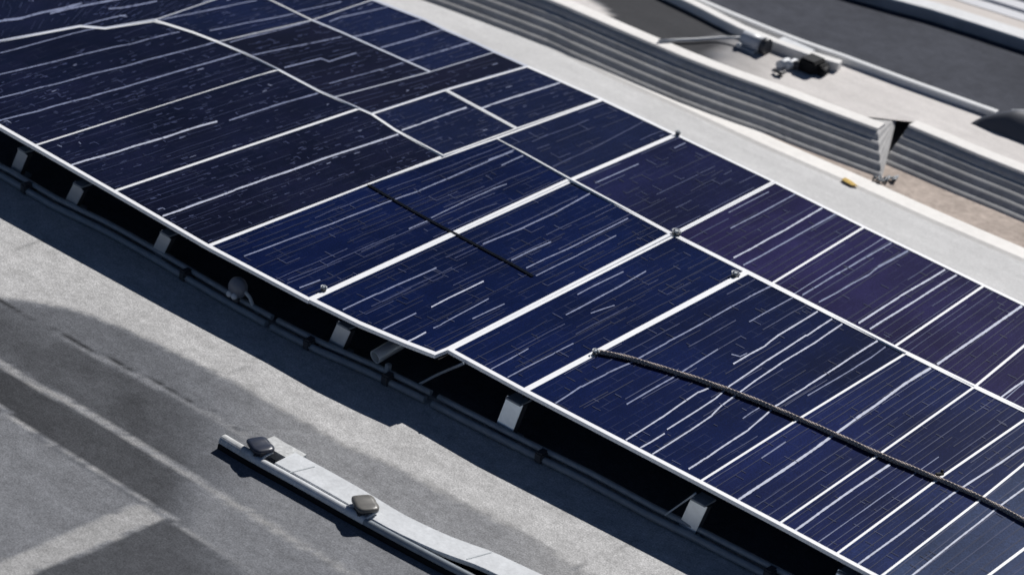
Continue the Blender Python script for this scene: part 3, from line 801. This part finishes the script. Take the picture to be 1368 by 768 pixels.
black_path = [(492, 248), (516, 262), (540, 276), (572, 294), (600, 309), (610, 314), (632, 326), (660, 341), (686, 355), (712, 370)]
bm = bmesh.new()
bp_ = smooth_path([on_panel(x, y, .0048) for x, y in black_path], .08)
sweep(bm, bp_, [(-.0105, 0), (-.0105, .002), (-.004, .003), (-.003, .001), (.003, .001), (.004, .003), (.0105, .002), (.0105, 0)])
tag(link_bm('flat_cable', bm, mat('matt_black_cable', (.010, .013, .020), .9, .02, noise=[(20, .3)]), loc=at(492, 248, pz)), 'thin black flat cable lying over two navy panels', 'cable')

def make_clamp(x, y, r, label, group='small clamps on the panel frames'):
    p = on_panel(x, y, .006)
    root = empty('panel_clamp', p, label, 'clamp', group)
    bm = bmesh.new(); bmesh.ops.create_cone(bm, cap_ends=True, segments=16, radius1=r, radius2=r * .9, depth=.010, matrix=Matrix.Translation(p + Vector((0, 0, .005))))
    part('washer', bm, MT['dkgrey'], root)
    bm = bmesh.new(); bmesh.ops.create_cone(bm, cap_ends=True, segments=6, radius1=r * .5, radius2=r * .45, depth=.014, matrix=Matrix.Translation(p + Vector((0, 0, .017))))
    part('bolt', bm, MT['steel'], root)
    bm = bmesh.new()
    arc = [p + Vector((r * 1.0 * math.cos(t), r * 1.0 * math.sin(t), .012 + .010 * math.sin(t * .5))) for t in np.linspace(.3, 4.4, 12)]
    add_tube(bm, arc, .0042, 8); part('hook', bm, MT['steel'], root)
make_clamp(903, 314, .026, 'dark round clamp where the thick white bar meets the seam')
make_clamp(982, 370, .024, 'grey hooked clamp at the upper end of the short thick white bar')
make_clamp(432, 389, .016, 'small dark clamp on the white bar near the front edge')
make_clamp(795, 474, .018, 'small dark clamp at the end of the braided cable')
make_clamp(905, 181, .016, 'small dark clamp on the back edge frame')
p = on_panel(1254, 638, .024)
root = empty('cable_clip', p, 'small black clip pinched on the braided cable', 'clip')
bm = bmesh.new(); add_box(bm, p, (1, -.4, 0), (.4, 1, 0), (0, 0, 1), .022, .05, .016, .004); part('clip_body', bm, MT['black'], root)
bm = bmesh.new(); add_box(bm, p + Vector((.0, .022, .012)), (1, -.4, 0), (.4, 1, 0), (0, 0, 1), .016, .016, .012, .003); part('clip_tab', bm, MT['black'], root)

# ------------------------------------------------------------------ white cable trunking in the foreground
def P0(pts, z=0): return [at(x, y, z) for x, y in pts]
base = smooth_path(P0([(290, 599), (332, 624), (397, 660), (482, 708), (573, 757), (680, 812), (760, 852)]), .08)
root = empty('cable_trunking', base[0], 'white cable trunking with a flat lid and front side blackened for shade, lying on the stained roof', 'trunking')
cut = min(range(len(base)), key=lambda i: abs(px(base[i])[0] - 484))
bm = bmesh.new(); sweep(bm, base, [(0.0, .001), (0.004, .026), (.012, .030), (.058, .030), (.058, .001)]); part('shade_tray', bm, MT['black'], root)  # black body added to darken the trunking's shaded front
def half_round(r, cx, cz, k=1.0):
    return [(cx + r * math.cos(t), cz + r * math.sin(t) * k) for t in np.linspace(math.pi * 1.02, -math.pi * .02, 12)] + [(cx + r * .9, .0305), (cx - r * .9, .0305)]
bm = bmesh.new(); sweep(bm, base[2:cut + 1], half_round(.025, .031, .040), smooth=False); part('front_tube', bm, MT['white'], root)
bm = bmesh.new(); sweep(bm, base[cut:], half_round(.023, .030, .036), smooth=False); part('lower_rail', bm, MT['rail'], root)
capm2 = mat('worn_white_cap', (.50, .51, .51), .7, .2, noise=[(40, .3)])
bm = bmesh.new(); sweep(bm, base[:3], [(q[0] + .004, q[1] * 1.0) for q in half_round(.034, .034, .036)], smooth=False); part('end_cap', bm, capm2, root)
back = smooth_path(P0([(367, 618), (400, 636), (420, 647), (462, 671), (515, 703), (583, 735), (633, 753), (668, 769), (760, 812)], .062), .08)
for p_ in back: p_.z = 0
bm = bmesh.new(); sweep(bm, back, [(0, .040), (0, .058), (.003, .062), (.160, .062), (.163, .058), (.163, .002), (.150, .002), (.150, .040)]); part('lid', bm, MT['white'], root)
bm = bmesh.new(); sweep(bm, base[4:], [(.060, .001), (.060, .010), (.17, .010), (.17, .001)]); part('inner_channel', bm, MT['black'], root)
jt = smooth_path(P0([(343, 592), (356, 600), (372, 609), (388, 618)], .05), .05)
for p_ in jt: p_.z = 0
bm = bmesh.new(); sweep(bm, jt, [(0.02, .002), (0.02, .052), (.125, .052), (.125, .002)]); part('joint_piece', bm, capm2, root)
for (x, y) in ((404, 627), (640, 742)):
    p = at(x, y, .062)
    bm = bmesh.new(); add_box(bm, p + Vector((0, 0.0, .0)), (1, -.25, 0), (.25, 1, 0), (0, 0, 1), .007, .150, .004); part('lid_seam', bm, MT['steel'], root)

def make_knob(x, y, s, yaw, m1, label):
    p = at(x, y, .060)
    root = empty('trunking_clip', p, label, 'clip', 'clips on the white cable trunking')
    bm = bmesh.new(); bmesh.ops.create_cube(bm, size=1)
    bmesh.ops.subdivide_edges(bm, edges=bm.edges[:], cuts=5, use_grid_fill=True)
    Rz = Matrix.Rotation(yaw, 4, 'Z')
    for v in bm.verts:
        q = v.co * 2
        # rounded pad: superellipse plan, domed and creased top
        rr = (abs(q.x) ** 4.5 + abs(q.y) ** 4.5) ** (1 / 4.5); m_ = max(abs(q.x), abs(q.y))
        if rr > 1e-6: q.x *= m_ / rr; q.y *= m_ / rr
        zt = q.z * .5 + (0.18 * (1 - min(1, rr) ** 2) - .22 * math.exp(-(q.x + q.y * .2 - .1) ** 2 / .03)) * (1 if q.z > .5 else 0)
        k = 1.0 if q.z > -.2 else .82
        v.co = p + (Rz @ Vector((q.x * s * k, q.y * s * .82 * k, 0))) + Vector((0, 0, .026 + zt * .026))
    part('clip_pad', bm, m1, root, True)
    bm = bmesh.new(); add_box(bm, p + Vector((0, -s * .55, -.012)), Rz @ Vector((1, 0, 0)), Rz @ Vector((0, 1, 0)), (0, 0, 1), s * 1.1, s * .5, .05, .006)
    part('clip_foot', bm, MT['dkgrey'], root)
    bm = bmesh.new(); add_tube(bm, smooth_path([p + Vector((s * .75, -s * .8, -.02)), p + Vector((s * .95, -s * .5, .012)), p + Vector((s * .95, s * .3, .018))], .02), .007, 8)
    part('clip_lever', bm, MT['steel'], root)
make_knob(347, 602, .072, rad(-20), mat('dark_blue_cap', (.022, .027, .045), .35, .5, noise=[(20, .3)]), 'dark blue grey rounded clip at the upper left end of the white trunking')
make_knob(487, 680, .074, rad(-30), mat('taupe_cap', (.12, .115, .105), .4, .5, noise=[(20, .15)]), 'grey brown creased clip halfway along the white trunking')

# ------------------------------------------------------------------ background: kerb, walls, upper roofs
kp = smooth_path(P0([(640, 20), (700, 47), (760, 77), (830, 110), (912, 147), (1020, 197), (1130, 245), (1236, 293), (1368, 350), (1480, 398), (1600, 450)]), .25)
kp = extend(kp, 0, 6)
bm = bmesh.new(); sweep(bm, kp, [(0, -.0065), (.035, .005), (.165, .005), (.18, .0035), (.182, -.008)])
tag(link_bm('kerb', bm, MT['kerb'], loc=kp[0]), 'low white painted kerb between the solar array and the ribbed walls', 'kerb')

ZD = 0.20; RUN = 0.30
top1 = [(560, -62), (640, -34), (735, 1), (769, 15), (820, 37), (912, 76), (980, 102), (1020, 116), (1050, 127)]
top2 = [(1048, 126), (1100, 146), (1173, 173)]
top3 = [(1214, 168), (1260, 187), (1310, 208), (1368, 231), (1460, 270), (1600, 330)]
def ground(pts): 
    q = [at(x, y, ZD) for x, y in pts]
    for p in q: p.z = 0
    return q
w1, w2, w3 = (smooth_path(ground(t), .3) for t in (top1, top2, top3))
w1 = extend(w1, 5, 0); w3 = extend(w3, 0, 5)
ribm = mat('ribbed_grey_cladding', (0.46, 0.455, 0.45), .75, .12, noise=[(3, .15), (25, .12)])
capm = mat('pale_coping', (0.80, 0.78, 0.75), .75, .25, noise=[(2, .05), (25, .05)])
def rib_profile(h, n, depth, thick):
    pr = []
    for i in range(n * 6 + 1):
        t = i / 6; z = h * i / (n * 6)
        k = depth * (abs(math.sin(math.pi * t)) ** .6 - 1)
        pr.append((-RUN * (1 - z / h) - k * h / math.hypot(h, RUN), z + k * RUN / math.hypot(h, RUN)))
    return pr + [(thick, h), (thick, -.03)]
def make_wall(path, label, h=ZD, thick=.30, shear=0.72):
    root = empty('ribbed_wall', path[0], label, 'wall', 'ribbed grey wall sections behind the array')
    bm = bmesh.new(); sweep(bm, path, [(o, z - .004) for o, z in rib_profile(h, 5, .010, thick)], shear=shear); part('cladding', bm, ribm, root)
    bm = bmesh.new(); sweep(bm, path, [(-.004, h - .014), (-.006, h + .002), (0, h + .006), (.105, h + .010), (.112, h + .006), (.112, h - .014)]); part('coping', bm, capm, root)
make_wall(w1, 'long curving ribbed grey wall with pale coping, ending where the coping steps')
make_wall(w2, 'short ribbed grey wall section with an exposed end face at the gap')
make_wall(w3, 'ribbed grey wall section right of the gap, set back a little', shear=0.0)

def sheet_between(name, A, B, n, z, material, fn=None):
    A = resample(A, .15)
    ax = np.array([p.x for p in A]); bx = np.array([p.x for p in B]); by = np.array([p.y for p in B])
    me = bpy.data.meshes.new(name); V = []; Fc = []
    for p in A:
        yb = float(np.interp(p.x, bx, by))
        for k in range(n + 1): V.append((p.x, p.y + (yb - p.y) * k / n, 0.0))
    for i in range(len(A) - 1):
        for k in range(n):
            a_ = i * (n + 1) + k; Fc.append((a_, a_ + n + 1, a_ + n + 2, a_ + 1))
    me.from_pydata(V, [], Fc); me.materials.append(material)
    if fn:
        q = np.array(V); q[:, 2] = z; c = (q - CAM) @ R
        col = fn(c[:, 0] / c[:, 2] * F + W0 / 2, c[:, 1] / c[:, 2] * F + H0 / 2)
        at_ = me.attributes.new('stain_shade', 'FLOAT_COLOR', 'POINT'); at_.data.foreach_set('color', np.concatenate([col, np.ones((len(col), 1))], 1).ravel())
    o = bpy.data.objects.new(name, me); COL.objects.link(o); o.location.z = z
    return o
low = P0([(540, -26), (590, 1), (640, 14), (700, 36), (760, 66), (812, 96), (860, 120), (912, 143), (1020, 193), (1130, 241), (1236, 289), (1368, 346), (1480, 394), (1620, 455)])
low = extend(low, 4, 5)
tag(sheet_between('gutter_strip', low, [p + Vector((0, -.2, 0)) for p in w1 + w2[2:]] + [p + Vector((0, -.1, 0)) for p in w3[1:]], 6, .004,
    mat('dusty_gutter', (0.40, 0.34, 0.30), .9, .1, noise=[(3, .25), (20, .2)])), kind='structure')

# upper roof deck, flush with the wall tops
deck = smooth_path([p + Vector((0, .092, 0)) for p in w1] + [p + Vector((0, .092, 0)) for p in w2[1:-1]] + [p + Vector((0, .092, 0)) for p in w3], .4)
edge = extend([at(x, y, ZD) for x, y in ((700, -75), (880, -12), (968, 22), (1063, 60), (1120, 80), (1200, 111), (1328, 158), (1420, 195), (1600, 268))], 6, 6)
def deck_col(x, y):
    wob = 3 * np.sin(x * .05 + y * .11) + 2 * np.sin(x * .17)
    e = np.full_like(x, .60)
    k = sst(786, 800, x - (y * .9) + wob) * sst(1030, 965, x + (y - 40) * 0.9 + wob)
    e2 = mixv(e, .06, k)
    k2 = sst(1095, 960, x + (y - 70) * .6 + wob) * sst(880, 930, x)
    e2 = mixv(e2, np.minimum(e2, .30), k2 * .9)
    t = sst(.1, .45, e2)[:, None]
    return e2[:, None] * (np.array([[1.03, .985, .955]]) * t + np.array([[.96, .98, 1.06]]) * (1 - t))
xs = np.arange(edge[0].x - .5, edge[-1].x + .5, .06)
# sheet following the wall line
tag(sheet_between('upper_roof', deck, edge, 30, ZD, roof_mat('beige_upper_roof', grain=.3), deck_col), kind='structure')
farp = extend([at(x, y, ZD) for x, y in ((1000, -50), (1142, 1), (1240, 28), (1368, 69), (1480, 106), (1640, 160))], 7, 6)
fa = [Vector((edge[0].x - 4, edge[0].y + 3, ZD))] + farp
tag(sheet_between('asphalt_roof', [p + Vector((0, -.02, 0)) for p in edge], [Vector((farp[0].x - 6, farp[0].y + 0.4, 0))] + farp, 6, ZD + .004,
    mat('dark_asphalt', (.060, .064, .078), .95, .06, noise=[(1.2, .18), (12, .15), (80, .12)])), kind='structure')

def strip_thing(name, pts, prof, m_, label, cat, z=ZD, group=None):
    pth = [at(x, y, z) for x, y in pts]
    for p in pth: p.z = 0
    pth = smooth_path(pth, .3)
    bm = bmesh.new(); sweep(bm, pth, prof)
    return tag(link_bm(name, bm, m_, loc=pth[0]), label, cat, group)
palem = mat('pale_grey_kerb', (.60, .61, .62), .6, .3, noise=[(4, .08), (30, .06)])
strip_thing('roof_kerb', [(860, -22), (968, 25), (1063, 63), (1120, 83), (1200, 113), (1328, 159)],
    [(0, ZD + .001), (.004, ZD + .040), (.016, ZD + .046), (.060, ZD + .046), (.066, ZD + .040), (.068, ZD + .001)], palem,
    'long pale grey kerb along the dark asphalt roof', 'kerb')
strip_thing('cover_strip', [(880, -3), (936, 24), (983, 48), (1030, 67), (1070, 82), (1118, 97)],
    [(0, ZD + .001), (.002, ZD + .055), (.012, ZD + .062), (.085, ZD + .062), (.09, ZD + .001)], mat('white_cover', (.70, .69, .67), .6, .3, noise=[(6, .08)]),
    'white cover strip in front of the pale kerb, behind the motor', 'cover strip')

# far kerb and ribbed metal roof
pth = [Vector((p.x, p.y, 0)) for p in smooth_path(farp, .4)]
root = empty('far_kerb', pth[0], 'pale kerb with a shade-painted face at the top right, beyond the asphalt', 'kerb')
bm = bmesh.new(); sweep(bm, pth, [(0, ZD), (0, ZD + .085), (.006, ZD + .09), (.17, ZD + .09), (.17, ZD)]); part('kerb_top', bm, palem, root)
bm = bmesh.new(); sweep(bm, pth, [(-.008, ZD), (-.008, ZD + .078), (-.001, ZD + .078), (-.001, ZD)]); part('shaded_face', bm, mat('kerb_face_shade', (.26, .28, .31), .8, .1, noise=[(5, .15)]), root)  # darker strip paints shade onto the kerb's front
bm = bmesh.new(); sweep(bm, pth, [(.172, ZD), (.172, ZD + .075), (.36, ZD + .075), (.36, ZD)]); part('ledge', bm, mat('beige_ledge', (.56, .52, .49), .8, .2, noise=[(4, .06)]), root)
bm = bmesh.new()
pr = []
k = 0.40
while k < 5.5:
    pr += [(k, ZD + .02), (k + .02, ZD + .06), (k + .14, ZD + .06), (k + .16, ZD + .045), (k + .20, ZD + .045)]; k += .22
pr += [(k, ZD + .0), (.40, ZD + .0)]
sweep(bm, pth, pr)
tag(link_bm('metal_roof', bm, mat('pale_metal_roof', (.50, .51, .54), .5, .4, noise=[(2, .06)]), loc=pth[0]), 'pale grey ribbed metal roof in the top right corner', 'roof')

# hatch at the right
a_ = at(1296, 166, ZD); b_ = at(1420, 214, ZD)
dx = (b_ - a_).normalized(); dy = Vector((-dx.y, dx.x, 0))
root = empty('roof_hatch', a_, 'low dark curved roof hatch at the right edge of the photo', 'hatch')
bm = bmesh.new(); n = 20; rows = []
Lh = (b_ - a_).length; Wh = .30
for i in range(n + 1):
    u = i / n; hh = .13 * min(1, (u * 3.2)) ** .7 * (1 if u < .9 else max(0, (1 - u) / .1) ** .5)
    ww = Wh * min(1, .25 + u * 2)
    rows.append([bm.verts.new(a_ + dx * (u * Lh) + dy * (Wh * 0.05 + ww * t) + Vector((0, 0, .005 + hh * math.sin(math.pi * min(1, t * .78))))) for t in np.linspace(0, 1, 9)])
for i in range(n):
    for k in range(8): bm.faces.new((rows[i][k], rows[i + 1][k], rows[i + 1][k + 1], rows[i][k + 1]))
bmesh.ops.recalc_face_normals(bm, faces=bm.faces)
part('hatch_cover', bm, mat('hatch_dark_grey', (.09, .095, .11), .4, .5, noise=[(5, .1)]), root, True)
bm = bmesh.new(); add_tube(bm, smooth_path([a_ + dx * (.22 * Lh) + dy * .30 + Vector((0, 0, .06)), a_ + dx * (.5 * Lh) + dy * .31 + Vector((0, 0, .11)), a_ + dx * (.9 * Lh) + dy * .31 + Vector((0, 0, .08))], .08), .022, 8)
part('hatch_rim', bm, palem, root)

# motor, conduit and bits on the upper roof
c0 = at(991, 50, ZD + .05); c1_ = at(1026, 64, ZD + .05)
root = empty('roof_motor', (c0.x, c0.y, ZD), 'grey cylinder motor at the end of the thin conduit on the upper roof', 'motor')
bm = bmesh.new(); add_tube(bm, [c0, c0.lerp(c1_, .06), c0.lerp(c1_, .8)], [.03, .055, .055], 18); part('motor_body', bm, mat('motor_grey', (.52, .54, .57), .4, .5, noise=[(12, .1)]), root, False)
bm = bmesh.new(); add_tube(bm, [c0.lerp(c1_, .805), c0.lerp(c1_, 1.0)], .060, 18); part('motor_end', bm, MT['dkgrey'], root)
bm = bmesh.new(); add_box(bm, c0.lerp(c1_, .4) + Vector((0, -.02, -.045)), (1, 0, 0), (0, 1, 0), (0, 0, 1), .16, .12, .02, .003); part('motor_base', bm, MT['steel'], root)
bm = bmesh.new(); bmesh.ops.create_uvsphere(bm, u_segments=10, v_segments=6, radius=.02, matrix=Matrix.Translation(at(987, 61, ZD + .03))); part('terminal', bm, MT['white'], root, True)
bm = bmesh.new(); add_tube(bm, smooth_path([at(880, 55, ZD + .02), at(930, 53, ZD + .025), at(960, 51, ZD + .025), at(990, 51, ZD + .05)], .1), .011, 10)
tag(link_bm('conduit', bm, palem, loc=at(880, 55, ZD)), 'thin grey conduit pipe running to the cylinder motor', 'pipe')
p = at(1052, 76, ZD)
root = empty('cable_box', p, 'white lidded cable box with black cable ends and sockets, on the upper roof', 'box')
q0, q1 = at(1034, 64, ZD), at(1076, 82, ZD); dx = (q1 - q0).normalized(); dy = Vector((-dx.y, dx.x, 0))
bm = bmesh.new(); add_box(bm, (q0 + q1) / 2 + dy * .04 + Vector((0, 0, .052)), dx, dy, (0, 0, 1), (q1 - q0).length, .13, .018, .004); part('lid', bm, MT['white'], root)
bm = bmesh.new(); add_box(bm, (q0 + q1) / 2 + dy * .04 + Vector((0, 0, .022)), dx, dy, (0, 0, 1), (q1 - q0).length * .96, .11, .042, .003); part('box_body', bm, MT['dkgrey'], root)
for i, (x, y, mm_) in enumerate(((1046, 85, 'white'), (1056, 86, 'white'), (1066, 86, 'dkgrey'))):
    bm = bmesh.new(); e0 = at(x, y, ZD + .032); add_tube(bm, [e0 + Vector((0, -.05, 0)), e0 + Vector((0, .06, 0))], .028, 12); part('socket', bm, MT[mm_], root)
bm = bmesh.new()
add_box(bm, at(1084, 86, ZD + .05), dx, dy, (.1, 0, 1), .13, .15, .10, .012)
add_box(bm, at(1096, 91, ZD + .035), dx, dy, (-.25, 0, 1), .10, .11, .07, .012)
for i in range(3):
    e0 = at(1079 + i * 9, 93 + i * 2.5, ZD + .02); add_tube(bm, [e0 + Vector((0, .06, .02)), e0 + Vector((0.01, -.02, 0))], .022, 10)
part('cable_bundle', bm, MT['black'], root)
bm = bmesh.new()
add_tube(bm, smooth_path([at(1035, 94, ZD + .02), at(1041, 97, ZD + .03), at(1046, 98, ZD + .02), at(1048, 95, ZD + .03)], .03), .012, 8)
add_tube(bm, smooth_path([at(1041, 97, ZD + .015), at(1043, 102, ZD + .015)], .03), .010, 8)
tag(link_bm('wire_scrap', bm, MT['dkgrey'], loc=at(1040, 97, ZD)), 'small dark curl of scrap wire lying in front of the cable box', 'scrap')

# loose things by the gap and on the kerb
g = at(1185, 240, 0)
bm = bmesh.new()
rw = random.Random(4); pts_ = []
for i in range(26):
    q = at(1170 + 30 * (i / 25) + rw.uniform(-5, 5), 239 + rw.uniform(-4, 3), .010 + .020 * abs(math.sin(i * 1.9))); pts_.append(q)
add_tube(bm, smooth_path(pts_, .03), .006, 6)
tag(link_bm('wire_tangle', bm, MT['rail'], loc=g), 'tangle of dark wire on the ground below the wall gap', 'wire')
bm = bmesh.new()
P_ = [at(x, y, .006) for x, y in ((1124, 240), (1129, 239), (1137, 243), (1146, 249), (1138, 248), (1130, 244))]
hs = [.004, .010, .008, .004, .003, .005]
tv = [bm.verts.new(p + Vector((0, 0, h))) for p, h in zip(P_, hs)]; bv = [bm.verts.new(p + Vector((0, 0, 0))) for p in P_]
cv = bm.verts.new(sum(P_, Vector()) / 6 + Vector((0, 0, .008)))
for i in range(6):
    j = (i + 1) % 6; bm.faces.new((tv[i], tv[j], cv)); bm.faces.new((bv[i], bv[j], tv[j], tv[i]))
bm.faces.new(bv[::-1]); bmesh.ops.recalc_face_normals(bm, faces=bm.faces)
tag(link_bm('paper_scrap', bm, mat('yellow_scrap', (.62, .42, .10), .7, .2, noise=[(25, .3)]), loc=P_[0]), 'crumpled yellow scrap lying on the white kerb', 'scrap')
